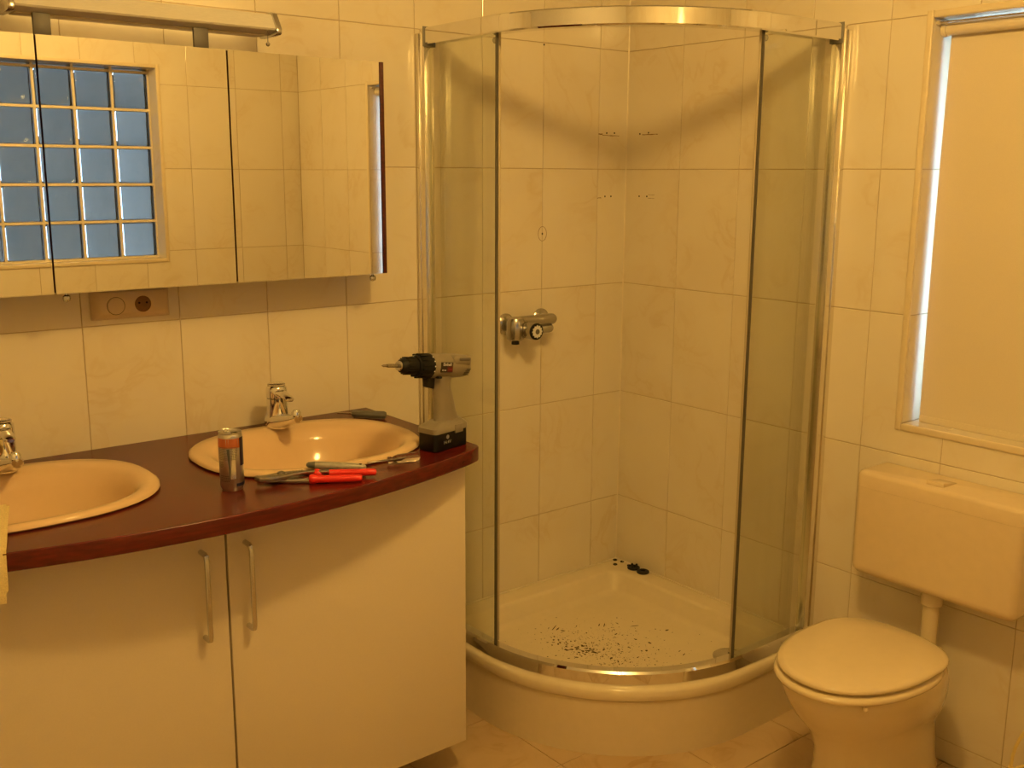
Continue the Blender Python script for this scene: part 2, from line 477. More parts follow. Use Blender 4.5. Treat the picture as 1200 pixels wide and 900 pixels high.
# drill holes and marks left on the shower walls
def mark_disc(wall, frame, a, z, r, name='drill_hole'):
    g = G()
    if frame == 'back': g.lathe([(r, 0.001), (r, -0.0004)], 10, (a, 0, z), 'y')
    else: g.lathe([(r, 0.001), (r, -0.0004)], 10, (0, a, z), 'x')
    g.build(name, M_hole, wall)
for a, z in ((-0.098, 1.789), (-0.061, 1.790), (-0.100, 1.573), (-0.071, 1.573), (-0.387, 2.060), (-0.386, 1.452)):
    mark_disc(wall_back, 'back', a, z, 0.0032)
for a, z in ((-0.064, 1.787), (-0.105, 1.790), (-0.069, 1.574), (-0.106, 1.574)):
    mark_disc(wall_right, 'right', a, z, 0.0032)
def streak(wall, frame, a0, a1, z, w=0.0013):
    g = G(); n = 9; t = []; b = []
    for i in range(n):
        a = a0+(a1-a0)*i/(n-1); dz = random.uniform(-.0007, .0007); ww = w*random.uniform(0.5, 1.3)
        t.append((a, z+dz+ww)); b.append((a, z+dz-ww))
    poly = b + t[::-1]
    if frame == 'back': g.loft([[(a, 0.001, z) for a, z in poly], [(a, -0.0003, z) for a, z in poly]])
    else: g.loft([[(0.001, a, z) for a, z in poly], [(-0.0003, a, z) for a, z in poly]])
    g.build('residue_mark', M_rust, wall, smooth=0)
streak(wall_back, 'back', -0.137, -0.118, 1.785, 0.0022); streak(wall_back, 'back', -0.118, -0.038, 1.781)
streak(wall_right, 'right', -0.075, -0.148, 1.784); streak(wall_back, 'back', -0.135, -0.118, 1.568, 0.001)
streak(wall_right, 'right', -0.112, -0.142, 1.580, 0.0006); streak(wall_right, 'right', -0.112, -0.142, 1.568, 0.0006)
ring = [(-0.386+0.018*math.cos(t*PI/12), -0.0003, 1.452+0.024*math.sin(t*PI/12)) for t in range(25)]
G().tube(ring, 0.0007, 5).build('residue_mark', M_rust, wall_back)

# ------------------------------------------------------------------ window in the right wall
win = thing('window_1', None, None, (0.0, (WY0+WY1)/2, WZ0), kind='structure')
def reveal(frame, plane, ac, zc_): lay_tiles(win, frame, plane, ac, zc_, None, M_tile, 'reveal_tile')
XD = 0.112
reveal('back', WY1, [0.004, XD], [WZ0] + [z for z in ROWS if WZ0 < z < WZ1-0.02] + [WZ1])
reveal('front', WY0, [0.004, XD], [WZ0] + [z for z in ROWS if WZ0 < z < WZ1-0.02] + [WZ1])
reveal('floor', WZ0, [0.004, XD], [WY0] + [-2.01+TW*k for k in range(1, 4)] + [WY1])
reveal('head', WZ1, [0.004, XD], [WY0] + [-2.01+TW*k for k in range(1, 4)] + [WY1])
T = 0.019
def trim(y0, y1, z0, z1): G().box(-0.006, 0.004, y0, y1, z0, z1).build('edge_trim', M_trim, win, bevel=0.004, seg=3)
trim(WY1-0.001, WY1+T-0.001, WZ0-T, WZ1+T); trim(WY0-T, WY0, WZ0-T, WZ1+T)
trim(WY0, WY1-0.001, WZ0-T, WZ0+0.001); trim(WY0, WY1-0.001, WZ1-0.001, WZ1+T)
fr = G(); FWd = 0.050
fr.box(XD, 0.17, WY1-FWd, WY1, WZ0, WZ1).box(XD, 0.17, WY0, WY0+FWd, WZ0, WZ1)
fr.box(XD, 0.17, WY0+FWd, WY1-FWd, WZ0, WZ0+FWd).box(XD, 0.17, WY0+FWd, WY1-FWd, WZ1-FWd, WZ1)
fr.build('window_frame', M_pvc, win, bevel=0.004)
G().box(0.138, 0.146, WY0+FWd-0.005, WY1-FWd+0.005, WZ0+FWd-0.005, WZ1-FWd+0.005).build('glass_pane', M_wpane, win, smooth=0)

# ------------------------------------------------------------------ glass block window (seen in the mirror)
gb = thing('window_2', None, None, ((GX0+GX1)/2, YF, GZ0), kind='structure')
PIT = 0.1785
NC, NR = 8, 5
bx1, bz0 = GX1 + 0.002, GZ0 + 0.004
ym = YF - 0.10
mort = G()
for c in range(NC+1):
    x = bx1 - 0.0015 - c*PIT
    mort.box(x-0.008, x+0.004, ym-0.075, ym-0.004, GZ0, GZ1)
for r_ in range(NR+1):
    z = bz0 + r_*PIT
    mort.box(GX0, GX1, ym-0.0755, ym-0.0035, z-0.006, z+0.006)
mort.build('mortar_grid', M_mortar, gb, smooth=0)
bw = PIT - 0.0135
bg = G().box(-bw/2, bw/2, -0.076, 0.0, -bw/2, bw/2)
bme = bg.mesh('glass_block', M_block, bevel=0.010, seg=3, smooth=40)
bme.materials.append(M_coat)
for p in bme.polygons:
    if abs(p.normal.y) < 0.2: p.material_index = 1
for c in range(NC):
    for r_ in range(NR):
        o = bpy.data.objects.new('glass_block', bme); COL.objects.link(o)
        og = ORG[gb.name]
        o.location = (bx1-0.0015-0.0015-(c+0.5)*PIT-og[0], ym-og[1], bz0+(r_+0.5)*PIT-og[2]); o.parent = gb
for (x0, x1, z0, z1) in ((GX1-0.001, GX1+0.016, GZ0-0.016, GZ1+0.016), (GX0-0.016, GX0+0.001, GZ0-0.016, GZ1+0.016),
                         (GX0, GX1, GZ0-0.016, GZ0+0.001), (GX0, GX1, GZ1-0.001, GZ1+0.016)):
    G().box(x0, x1, YF-0.004, YF+0.005, z0, z1).build('edge_trim', M_trim, gb, bevel=0.003)
rv = G()
rv.box(GX1-0.001, GX1+0.003, YF-0.10, YF-0.003, GZ0, GZ1).box(GX0-0.003, GX0+0.001, YF-0.10, YF-0.003, GZ0, GZ1)
rv.box(GX0, GX1, YF-0.10, YF-0.003, GZ0-0.003, GZ0+0.001).box(GX0, GX1, YF-0.10, YF-0.003, GZ1-0.001, GZ1+0.003)
rv.build('reveal_lining', M_tile, gb, smooth=0)
# the hall the blocks look into; roof and side wall added to cut daylight
props(G().box(-4.6, 0.2, -4.5, -4.4, -0.1, 2.6).box(-4.6, 0.2, -4.4, YF-.2, 2.5, 2.6).box(-4.6, -4.5, -4.4, YF-.2, -0.1, 2.5).box(-4.6, 0.2, -4.4, YF-.2, -0.2, -0.1)
      .box(0.2, 0.3, -4.5, YF-.2, -0.2, 1.0).box(0.2, 0.3, -4.5, YF-.2, 2.0, 2.6).box(0.2, 0.3, -4.5, -4.2, 1.0, 2.0).box(0.2, 0.3, -3.3, YF-.2, 1.0, 2.0)
      .build('wall_hall', M_hall, smooth=0), kind='structure')

# ------------------------------------------------------------------ ceiling lamp
lamp = thing('ceiling_lamp', 'round glowing ceiling lamp whose reflection shines on the tiles', 'lamp', (LAMP[0], LAMP[1], ZC))
G().lathe([(0.065, 0), (0.065, -0.02), (0.03, -0.028), (0.012, -0.03), (0.012, LAMP[2]-ZC+0.06)], 24, (LAMP[0], LAMP[1], ZC)).build('lamp_base', M_satin, lamp)
pr = [(0.08*math.sin(PI*i/12)+1e-4, -0.08*math.cos(PI*i/12)) for i in range(13)]
G().lathe(pr, 24, LAMP).build('glass_globe', M_lamp, lamp)

# ------------------------------------------------------------------ vanity
VX0, VX1, VY = -2.500, -1.108, -0.545
VS = -1.776
van = thing('vanity_cabinet', 'white two door vanity cabinet under the mahogany worktop', 'cabinet', ((VX0+VX1)/2, VY/2, 0.0))
for nm, b in (('side_panel', (VX0, VX0+.018, -.525, -.006, .1, .911)), ('side_panel', (VX1-.018, VX1, -.525, -.006, .1, .911)),
              ('partition', (VS-.009, VS+.009, -.525, -.03, .118, .75)), ('bottom_panel', (VX0+.018, VX1-.018, -.525, -.006, .1, .118)),
              ('back_panel', (VX0+.018, VX1-.018, -.016, -.006, .118, .911))):
    G().box(*b).build(nm, M_carc, van, smooth=0)
G().box(VX0+0.03, VX1-0.30, -0.33, -0.05, 0.0, 0.0995).build('plinth', M_dark, van, smooth=0)
for x0, x1, hx in ((VX0, VS-0.0025, -1.836), (VS+0.0025, VX1, -1.731)):
    d = G().box(x0, x1, VY, -0.5265, 0.10, 0.908).build('door', M_white, van, bevel=0.0015)
    pts = [(hx, VY+0.001, 0.618), (hx, VY-0.022, 0.618), (hx, VY-0.030, 0.621), (hx, VY-0.033, 0.630),
           (hx, VY-0.033, 0.809), (hx, VY-0.030, 0.818), (hx, VY-0.022, 0.821), (hx, VY+0.001, 0.821)]
    G().tube(pts, 0.0062, 10).build('handle', M_satin, d)

# ------------------------------------------------------------------ worktop
CX = -1.80; CR, CL = -1.085, -2.515
def front_y(x): return -0.715 + 0.262*(x-CX)**2
out = [(CR, -0.003)]
fy_ = front_y(CR)
out += [(CR, fy_+0.02), (CR-0.004, fy_+0.007), (CR-0.014, fy_-0.002)]
for i in range(1, 40):
    x = CR-0.014 + (CL+0.014-(CR-0.014))*i/40; out.append((x, front_y(x)))
out += [(CL+0.014, fy_-0.002), (CL+0.004, fy_+0.007), (CL, fy_+0.02), (CL, -0.003)]
SK = [(-1.450, -0.322), (-2.150, -0.322)]
holes = [[(p[0], p[1]) for p in ellipse(c[0], c[1]-0.013, 0.266, 0.203, 0, 2.35, 48)] for c in SK]
me = flat_shape([out] + holes, 0.038, 0.003)
me.materials.clear(); me.materials.append(M_mahog)
me.shade_smooth(); me.set_sharp_from_angle(angle=math.radians(40))
wt = bpy.data.objects.new('worktop', me); COL.objects.link(wt); wt.location = (0, 0, 0.931)
props(wt, 'bow fronted mahogany worktop holding the two washbasins', 'worktop')

# ------------------------------------------------------------------ washbasins and taps
def basin(cx, cy, label):
    z0 = 0.9505
    t = thing('washbasin', label, 'washbasin', (cx, cy, z0), 'washbasins in the worktop')
    R = [ellipse(cx, cy, .286, .236, z0, 2.45), ellipse(cx, cy, .292, .241, z0+.004, 2.45), ellipse(cx, cy, .291, .240, z0+.010, 2.45),
         ellipse(cx, cy, .284, .233, z0+.014, 2.45), ellipse(cx, cy-.006, .260, .212, z0+.0135, 2.4),
         ellipse(cx, cy-.012, .247, .198, z0+.009, 2.35), ellipse(cx, cy-.016, .236, .186, z0-.004, 2.3), ellipse(cx, cy-.018, .225, .176, z0-.03, 2.25),
         ellipse(cx, cy-.016, .21, .155, z0-.075, 2.2), ellipse(cx, cy-.012, .16, .12, z0-.115, 2.1),
         ellipse(cx, cy-.01, .09, .07, z0-.132, 2), ellipse(cx, cy-.01, .03, .028, z0-.136, 2)]
    U = [[(p[0], p[1], p[2]-0.008) for p in r] for r in R[6:]]
    under = [ellipse(cx, cy, .26, .205, z0, 2.3)] + [[(cx+(p[0]-cx)*1.02, cy+(p[1]-cy)*1.02, p[2]-.01) for p in r] for r in R[7:]]
    G().loft(list(reversed(under)) + R, cap0=True, cap1=True).build('bowl', M_sink, t, smooth=60)
    G().lathe([(.022, 0), (.024, .003), (.018, .005)], 20, (cx, cy-.01, z0-.136)).build('drain', M_chrome, t)
    return t
b1 = basin(SK[0][0], SK[0][1], 'peach oval washbasin beside the cordless drill, right one of two')
copy_thing(b1, (SK[1][0], SK[1][1], 0.9505), 'peach oval washbasin with the towel over its rim, left one of two')

def tap(cx, cy, label):
    z0 = 0.9638
    t = thing('basin_tap', label, 'tap', (cx, cy, z0), 'basin taps')
    G().lathe([(.029, 0), (.0305, .003), (.0295, .02), (.0285, .05), (.028, .082)], 28, (cx, cy, z0)).build('tap_body', M_chrome, t)
    G().lathe([(.026, .0825), (.0285, .085), (.0285, .104), (.0275, .112), (.024, .116)], 28, (cx, cy, z0)).build('tap_handle', M_chrome, t)
    G().lathe([(.0238, .1165), (.0238, .121), (.020, .123)], 24, (cx, cy, z0)).build('cap', M_crystal, t)
    # lever stub out of the handle
    rings = []
    for s, w, h, z in ((.020, .017, .010, .100), (.04, .015, .0085, .098), (.062, .014, .0075, .094), (.078, .013, .0075, .091), (.085, .008, .005, .090)):
        rings.append([(cx + w*math.cos(2*PI*k/16), cy - s, z0 + z + h*math.sin(2*PI*k/16)) for k in range(16)])
    G().loft(rings).build('lever', M_chrome, t)
    rings = []
    for s, w, z0_, z1_ in ((-.02, .030, .0, .036), (.02, .029, .001, .040), (.06, .022, .012, .047), (.10, .017, .028, .054), (.118, .0155, .036, .056), (.124, .012, .040, .054)):
        ring = []
        for k in range(16):
            t_ = 2*PI*k/16
            ring.append((cx + w*math.copysign(abs(math.cos(t_))**.6, math.cos(t_)), cy - s,
                         z0 + (z0_+z1_)/2 + (z1_-z0_)/2*math.copysign(abs(math.sin(t_))**.6, math.sin(t_))))
        rings.append(ring)
    G().loft(rings).build('spout', M_chrome, t)
    G().lathe([(.0115, .034), (.0125, .037), (.0125, .062), (.009, .068), (.003, .070)], 18, (cx, cy-.112, z0)).build('aerator', M_chrome, t)
    return t
t1 = tap(-1.432, -0.118, 'chrome mixer tap behind the basin next to the drill')
copy_thing(t1, (-2.128, -0.126, 0.9638), 'chrome mixer tap at the left picture edge, behind the towel-side basin')

# ------------------------------------------------------------------ mirror cabinet
MX1, MZ0, MZ1, MY = -1.094, 1.371, 1.945, -0.152
mc = thing('mirror_cabinet', 'wall hung mirror cabinet with three mirrored doors and dark red sides', 'cabinet', (-1.77, -0.08, MZ0))
MX0 = -2.445
car = G().box(MX0+.012, MX1-.012, MY+.022, -0.004, MZ0, MZ1)
car.build('carcass', M_mahog2, mc, smooth=0)
for x in (MX0, MX1-.0105):
    G().box(x, x+0.0115, MY-.001, -0.004, MZ0-.001, MZ1+.001).build('side_panel', M_mahog2, mc, bevel=0.001)
edges = [MX1-.012, -1.545, -1.992, MX0+.012]
for i in range(3):
    x1, x0 = edges[i]-.0022, edges[i+1]+.0022
    d = G().box(x0, x1, MY+.004, MY+.020, MZ0+.001, MZ1-.001).build('mirror_door', M_mahog2, mc, smooth=0)
    G().box(x0, x1, MY-.001, MY+.0035, MZ0, MZ1).build('mirror_glass', M_mirror, d, smooth=0)
    G().box(x0, x1, MY-.0014, MY+.0038, MZ0-.0016, MZ0-.0001).build('polished_edge', M_mirredge, d, smooth=0)
    kx = x0+.02 if i == 1 else x1-.02
    if i < 2:
        kx = (-1.965 if i == 1 else -1.135)
        G().lathe([(.003, 0), (.0035, -.004), (.0085, -.007), (.0095, -.0125), (.0075, -.0185), (.003, -.021)], 14, (kx, MY+.010, MZ0-.0015)).build('knob', M_satin, d)

# ------------------------------------------------------------------ lamp bar over the mirror
ml = thing('mirror_light', 'slim silver lamp bar mounted above the mirror cabinet', 'lamp', (-1.70, -0.12, MZ1+0.001))
FX0, FX1 = -2.028, -1.409
sec = [(-0.146, 2.003), (-0.150, 2.007), (-0.128, 2.041), (-0.122, 2.044), (-0.056, 2.044), (-0.050, 2.040), (-0.052, 2.000), (-0.060, 1.996), (-0.120, 1.996)]
G().loft([[(x, y, z) for y, z in sec] for x in (FX0, FX1)]).build('lamp_housing', M_alu, ml, smooth=25)
G().box(FX0+.01, FX1-.01, -0.108, -0.060, 1.9925, 1.9955).build('bottom_cover', M_trim, ml, bevel=0.001)
G().box(FX0+.02, FX1-.02, -0.0500, -0.0465, 2.002, 2.038).build('shadow_fill_glow', M_wallglow, ml, bevel=0.001)  # added unseen emitter on the bar's back, fills its shadow on the wall
cap = [(-0.157, 1.997), (-0.157, 2.008), (-0.132, 2.046), (-0.123, 2.049), (-0.052, 2.049), (-0.046, 2.044), (-0.048, 1.997), (-0.060, 1.990), (-0.125, 1.990), (-0.151, 1.992)]
for x in (FX0-.014, FX1): G().loft([[(x0, y, z) for y, z in cap] for x0 in (x, x+.014)]).build('end_cap', M_satin, ml, bevel=0.0015)
for x in (-1.595, -1.965): G().box(x-.019, x+.019, -0.121, -0.112, MZ1+.001, 1.9955).build('mount', M_mount, ml, bevel=0.0015)
pc = G().tube([(-1.432, -0.150, 2.000), (-1.432, -0.150, 1.972)], 0.0009, 6).build('pull_cord', M_mount, ml)
G().lathe([(.0006, .0055), (.004, .004), (.0055, 0), (.004, -.004), (.0006, -.0055)], 12, (-1.432, -0.150, 1.967)).build('cord_bead', M_satin, pc)

# ------------------------------------------------------------------ socket and switch
so = thing('wall_socket', 'cream switch and power socket block under the mirror cabinet', 'socket', (-1.773, -0.02, 1.283))
rings = []
for y, e in ((-0.0005, 0.0), (-0.008, 0.0), (-0.036, 0.013), (-0.039, 0.018)):
    rings.append([(-1.872+e, y, 1.281+e), (-1.674-e, y, 1.281+e), (-1.674-e, y, 1.362-e*.5), (-1.872+e, y, 1.362-e*.5)])
G().loft(rings).build('housing', M_socket, so, bevel=0.002)
G().lathe([(.0215, -.0392), (.0205, -.0415)], 32, (-1.820, 0, 1.318), 'y').build('dimmer_dial', M_socket, so)
G().lathe([(.0225, -.0391), (.0225, -.0395), (.0217, -.0395), (.0217, -.0391)], 32, (-1.820, 0, 1.318), 'y').build('dial_ring', M_dark, so)
sk = G().lathe([(.0205, -.0388), (.0205, -.0405), (.0185, -.0405), (.0175, -.0396)], 32, (-1.752, 0, 1.319), 'y').build('socket_well', M_rust, so)
for dx in (-.0095, .0095): G().lathe([(.0028, -.0396), (.0028, -.0407)], 10, (-1.752+dx, 0, 1.322), 'y').build('socket_hole', M_hole, sk)

# ------------------------------------------------------------------ shower tray
def quad(w, R, inset, z, rc, n_arc=28, n_c=8):
    """closed outline of a quadrant tray: back corner at the room corner; inset from the walls"""
    c = w - R; P = []
    i = inset
    for k in range(n_c+1):                                     # back corner fillet
        t = PI/2*k/n_c; P.append((-i-rc + rc*math.cos(PI/2-t+0)*1.0 if False else -i-rc+rc*math.sin(PI/2-t), -i-rc+rc*math.cos(PI/2-t)))
    for k in range(1, 9): P.append((-i-rc - (w-i-rc)*k/9 if False else -i-rc-(w-2*rc-i)*k/9, -i))
    r_ = rc*0.6
    for k in range(5):                                         # far end corner on the back wall
        t = PI/2*k/4; P.append((-w+r_-r_*math.sin(t), -i-r_+r_*math.cos(t)))
    for k in range(1, 6): P.append((-w, -i-r_-(c-i-r_)*k/6))
    for k in range(n_arc+1):
        t = PI/2*k/n_arc; P.append((-c-R*math.cos(t), -c-R*math.sin(t)))
    for k in range(1, 6): P.append((-c+(c-i-r_)*k/6, -w))
    for k in range(5):
        t = PI/2*k/4; P.append((-i-r_+r_*math.sin(t), -w+r_-r_*math.cos(t)))
    for k in range(1, 9): P.append((-i, -w+rc+(w-2*rc-i)*k/9))
    return [(x, y, z) for x, y in P]
tray = thing('shower_tray', 'cream quadrant shower tray standing in the room corner', 'shower tray', (-0.42, -0.42, 0.0))
TZ, BZ = 0.212, 0.142
W0 = 0.902
rings = [quad(W0-.03, .54, .004, .17, .004), quad(W0-.004, .56, .004, .172, .004), quad(W0, .563, .004, .178, .004), quad(W0, .563, .004, .200, .004),
         quad(W0-.003, .561, .004, .208, .004), quad(W0-.012, .555, .004, TZ, .004),
  quad(W0-.070, .52, .072, TZ, .045), quad(W0-.078, .515, .080, TZ-.003, .05), quad(W0-.084, .512, .086, TZ-.012, .052),
         quad(W0-.094, .506, .100, BZ+.014, .06), quad(W0-.100, .503, .108, BZ+.004, .064), quad(W0-.13, .49, .13, BZ, .07)]
G().loft(rings, cap0=False).build('basin', M_acryl, tray, smooth=50)
G().loft([quad(W0-.007, .559, .004, z, .004) for z in (0.0, 0.1695)], cap0=False, cap1=False).build('apron', M_apron, tray, smooth=50)
dr = G().lathe([(.052, 0), (.052, .006), (.046, .010), (.02, .012), (.001, .0125)], 28, (-0.200, -0.722, BZ)).build('drain_cover', M_satin, tray)
G().lathe([(.008, .0126), (.008, .0135)], 12, (-0.195, -0.722, BZ)).build('drain_button', M_mount, dr)
# sealant along the tray rim and the foot of the apron
trim_2 = props(G().box(-W0, -0.0045, -0.0085, -0.0002, TZ-.002, TZ+.004).box(-0.0085, -0.0002, -W0, -0.0045, TZ-.002, TZ+.004).build('trim_2', M_seal, bevel=0.002), kind='structure')

# dirt left on the tray floor
g = G()
def flake(x, y, z, s, asp=1.0, rot=None):
    n = random.randint(4, 6); rot = random.uniform(0, 2*PI) if rot is None else rot
    ring0, ring1 = [], []
    for k in range(n):
        t = 2*PI*k/n + random.uniform(-.3, .3); r = s*random.uniform(.55, 1.1)
        a, b = r*math.cos(t)*asp, r*math.sin(t)
        p = (x + a*math.cos(rot)-b*math.sin(rot), y + a*math.sin(rot)+b*math.cos(rot))
        ring0.append((p[0], p[1], z)); ring1.append((p[0], p[1], z+s*.25))
    g.loft([ring0, ring1])
def on_floor(x, y):
    c = 0.902-.563; ok = x < -.14 and y < -.14 and x > -.76 and y > -.76
    return ok and (x > -c or y > -c or math.hypot(x+c, y+c) < .425)
k = 0
while k < 1000:
    if random.random() < .55:
        t = random.gauss(0, 1); x = -.50 + random.gauss(0, .07) + .0*t; y = -.42 + random.gauss(0, .11)
    else:
        x = random.gauss(-.43, .10); y = random.gauss(-.46, .11)
    if not on_floor(x, y): continue
    s = min(.0055, .0008*math.exp(random.gauss(.2, .55)))
    flake(x, y, BZ+.0001, s, random.choice((1, 1, 2.2, 3.2))); k += 1
for k in range(40):
    x = random.gauss(-.545, .02); y = random.gauss(-.37, .05)
    if on_floor(x, y): flake(x, y, BZ+.0001, random.uniform(.002, .0045), 1.4)
for x, y, r_, l in ((-.50, -.215, .5, 12), (-.49, -.225, .4, 9), (-.345, -.30, .7, 8), (-.36, -.29, .6, 6), (-.27, -.37, -.4, 7), (-.545, -.29, .9, 6), (-.30, -.62, .3, 6), (-.52, -.41, -.5, 6)):
    flake(x, y, BZ+.0001, .0022, l, r_)
props(g.build('tray_dirt', M_dirt, smooth=0), 'dark crumbs and flakes of dirt scattered on the shower tray floor', 'dirt', kind='stuff')

# ------------------------------------------------------------------ shower enclosure
enc = thing('shower_enclosure', 'curved chrome and glass shower enclosure on the corner tray', 'shower enclosure', (-0.42, -0.42, TZ))
def path(w, R, e0, n=36):
    c = w-R
    P = [(-w, -e0)] + [(-w, -e0-(c-e0)*k/8) for k in range(1, 8)]
    P += [(-c-R*math.cos(PI/2*k/n), -c-R*math.sin(PI/2*k/n)) for k in range(n+1)]
    P += [(-c+(c-e0)*k/8, -w) for k in range(1, 8)] + [(-e0, -w)]
    return P
def sweep(w, R, e0, sec):
    """sec: list of (outward offset, z)"""
    g = G(); n = 36
    ps = [path(w+o, R+o, e0, n) for o, z in sec]
    g.loft([[(ps[j][i][0], ps[j][i][1], sec[j][1]) for j in range(len(sec))] for i in range(len(ps[0]))])
    return g
EW, ER = 0.868, 0.545
sweep(EW, ER, 0.044, [(-.022, 2.019), (.014, 2.019), (.018, 2.023), (.018, 2.062), (.014, 2.066), (-.018, 2.066), (-.022, 2.062)]).build('top_rail', M_chrome, enc, smooth=30)
sweep(EW, ER, 0.044, [(-.022, TZ+.0005), (.016, TZ+.0005), (.018, TZ+.004), (.016, TZ+.034), (.010, TZ+.040), (-.018, TZ+.040), (-.022, TZ+.036)]).build('bottom_rail', M_chrome, enc, smooth=30)
for s in (0, 1):
    def P(x, y): return (x, y) if s == 0 else (y, x)
    g = G()
    def bx(x0, x1, y0, y1, z0, z1):
        (a0, b0), (a1, b1) = P(x0, y0), P(x1, y1)
        return g.box(min(a0, a1), max(a0, a1), min(b0, b1), max(b0, b1), z0, z1)
    # wall profile: U channel with a stepped outer lip
    bx(-EW-.020, -EW+.020, -.018, -.0005, TZ+.001, 2.052)
    g.build('wall_profile', M_profile, enc, bevel=0.002)
    g = G(); bx(-EW-.017, -EW+.017, -.043, -.019, TZ+.001, 2.064); g.build('post', M_profile, enc, bevel=0.002)
    g = G(); bx(-EW-.022, -EW+.022, -.047, -.0435, 2.012, 2.069); g.build('rail_end_cap', M_greyp, enc, bevel=0.001)
    g = G(); bx(-EW+.002, -EW+.008, -.362, -.044, TZ+.030, 2.030); g.build('fixed_pane', M_pane, enc, smooth=0)
    g = G(); bx(-EW+.001, -EW+.009, -.365, -.361, TZ+.034, 2.026); g.build('dark_edge_seal', M_dkstrip, enc, smooth=0)
    # door pushed open behind the fixed pane: gently curved
    g = G(); n = 10; ri = []
    y0, y1 = -.052, -.334
    for k in range(n+1):
        y = y0 + (y1-y0)*k/n; b = .016*(1-((k/n)*2-1)**2)
        x = -EW + .034 - b
        ring = [P(x-.003, y), P(x+.003, y)]
        ri.append([(ring[0][0], ring[0][1], TZ+.026), (ring[1][0], ring[1][1], TZ+.026), (ring[1][0], ring[1][1], 2.034), (ring[0][0], ring[0][1], 2.034)])
    dpane = g.loft(ri).build('sliding_door', M_pane, enc, smooth=30)
    g = G(); bx(-EW+.030, -EW+.038, -.340, -.334, TZ+.030, 2.026); g.build('door_seal', M_strip, dpane, bevel=0.002)
    for zz in (1.990,):
        for yy in (-.325,):
            g = G(); xx, yc = P(-EW+.030, yy)
            g.lathe([(.007, -.006), (.009, -.004), (.009, .004), (.007, .006)], 16, (xx, yc, zz+.018), 'x' if s == 0 else 'y').build('roller', M_satin, dpane)

# ------------------------------------------------------------------ shower mixer
mx = thing('shower_mixer', 'chrome thermostatic shower mixer on the tiled shower wall', 'mixer tap', (-0.46, -0.05, 1.10))
for x, z in ((-0.545, 1.160), (-0.392, 1.166)):
    G().lathe([(.035, -.0005), (.035, -.005), (.026, -.013), (.015, -.016), (.015, -.05)], 26, (x, 0, z), 'y').build('escutcheon', M_mixer, mx)
def capsule(p, q_, r, n=18):
    p, q_ = Vector(p), Vector(q_); d = (q_-p).normalized(); pts = []; rr = []
    for k in range(5): t = PI/2*k/4; pts.append(p - d*r*math.cos(t)); rr.append(max(r*math.sin(t), 1e-4))
    for k in range(5): t = PI/2*k/4; pts.append(q_ + d*r*math.sin(t)); rr.append(max(r*math.cos(t), 1e-4))
    return G().tube(pts, rr, n)
capsule((-0.555, -.062, 1.172), (-0.395, -.062, 1.172), .019).build('mixer_bar', M_mixer, mx)
capsule((-0.49, -.062, 1.142), (-0.405, -.062, 1.142), .0155).build('lower_bar', M_mixer, mx)
G().lathe([(.020, 1.112), (.029, 1.118), (.031, 1.14), (.031, 1.172), (.025, 1.186), (.012, 1.19)], 24, (-0.548, -.060, 0)).build('mixer_body', M_mixer, mx)
G().lathe([(.013, 1.1), (.013, 1.113)], 16, (-0.548, -.060, 0)).build('hose_outlet', M_black, mx)
kb = G().lathe([(.026, -.045), (.028, -.06), (.028, -.088), (.0262, -.089), (.0262, -.093), (.028, -.094), (.028, -.122), (.027, -.126)], 28, (-0.515, 0, 1.147), 'y').build('temperature_knob', M_mixer, mx)
G().lathe([(.0272, -.1255), (.0272, -.1292), (.022, -.1312), (.001, -.1314)], 28, (-0.515, 0, 1.147), 'y').build('knob_ring', M_black, kb)
g = G(); rings = [[], []]
for k in range(48):
    t = 2*PI*k/48; r = .0195 + .0022*math.cos(12*t)
    for j, y in enumerate((-.1310, -.1330)): rings[j].append((-0.515+r*math.sin(t), y, 1.147+r*math.cos(t)))
g.loft(rings).build('knob_rosette', M_print, kb)
G().lathe([(.0085, -.1325), (.0085, -.1342)], 18, (-0.515, 0, 1.147), 'y').build('knob_button', M_mount, kb)

# ------------------------------------------------------------------ small rubber parts left in the tray corner
def washer(x, y, R, r, label):
    n, m = 14, 6
    rings = [[(x+(R+r*math.cos(2*PI*j/m))*math.cos(2*PI*i/n), y+(R+r*math.cos(2*PI*j/m))*math.sin(2*PI*i/n), TZ+.0002+r+r*math.sin(2*PI*j/m)) for j in range(m)] for i in range(n)]
    props(G().loft(rings, closed=True).build('rubber_washer', M_rubber, smooth=60), label, 'washer', 'rubber washers in the tray corner')
for x, y, R, l in ((-.020, -.016, .0062, 'small black washer in the very corner of the tray rim'),
                   (-.012, -.046, .0058, 'small black washer against the right tiles on the tray rim'),
                   (-.052, -.050, .0064, 'small black washer nearest the basin edge in the tray corner'),
                   (-.020, -.090, .0052, 'tiny black washer lying just left of the black rubber seals')):
    washer(x, y, R, .0020, l)
def seal(x, y, lab, up_):
    t = thing('rubber_seal', lab, 'seal', (x, y, TZ+.0003), 'black rubber seals on the tray rim')
    G().lathe([(.020, 0), (.023, .002), (.023, .007), (.018, .010), (.012, .010), (.009, .008), (.009, 0)], 22, (x, y, TZ+.0003)).build('seal_ring', M_rubber, t)
    if up_:
        g = G()
        for a in (0, 1.2, 2.4, 3.6, 4.9): g.lathe([(.004, .009), (.005, .012), (.003, .016)], 8, (x+.015*math.cos(a), y+.015*math.sin(a), TZ))
        g.build('nub', M_rubber, t)
seal(-.026, -.121, 'knobbly black rubber seal, the left one of the pair on the tray rim', True)
seal(-.028, -.171, 'open black rubber ring, the right one of the pair on the tray rim', False)

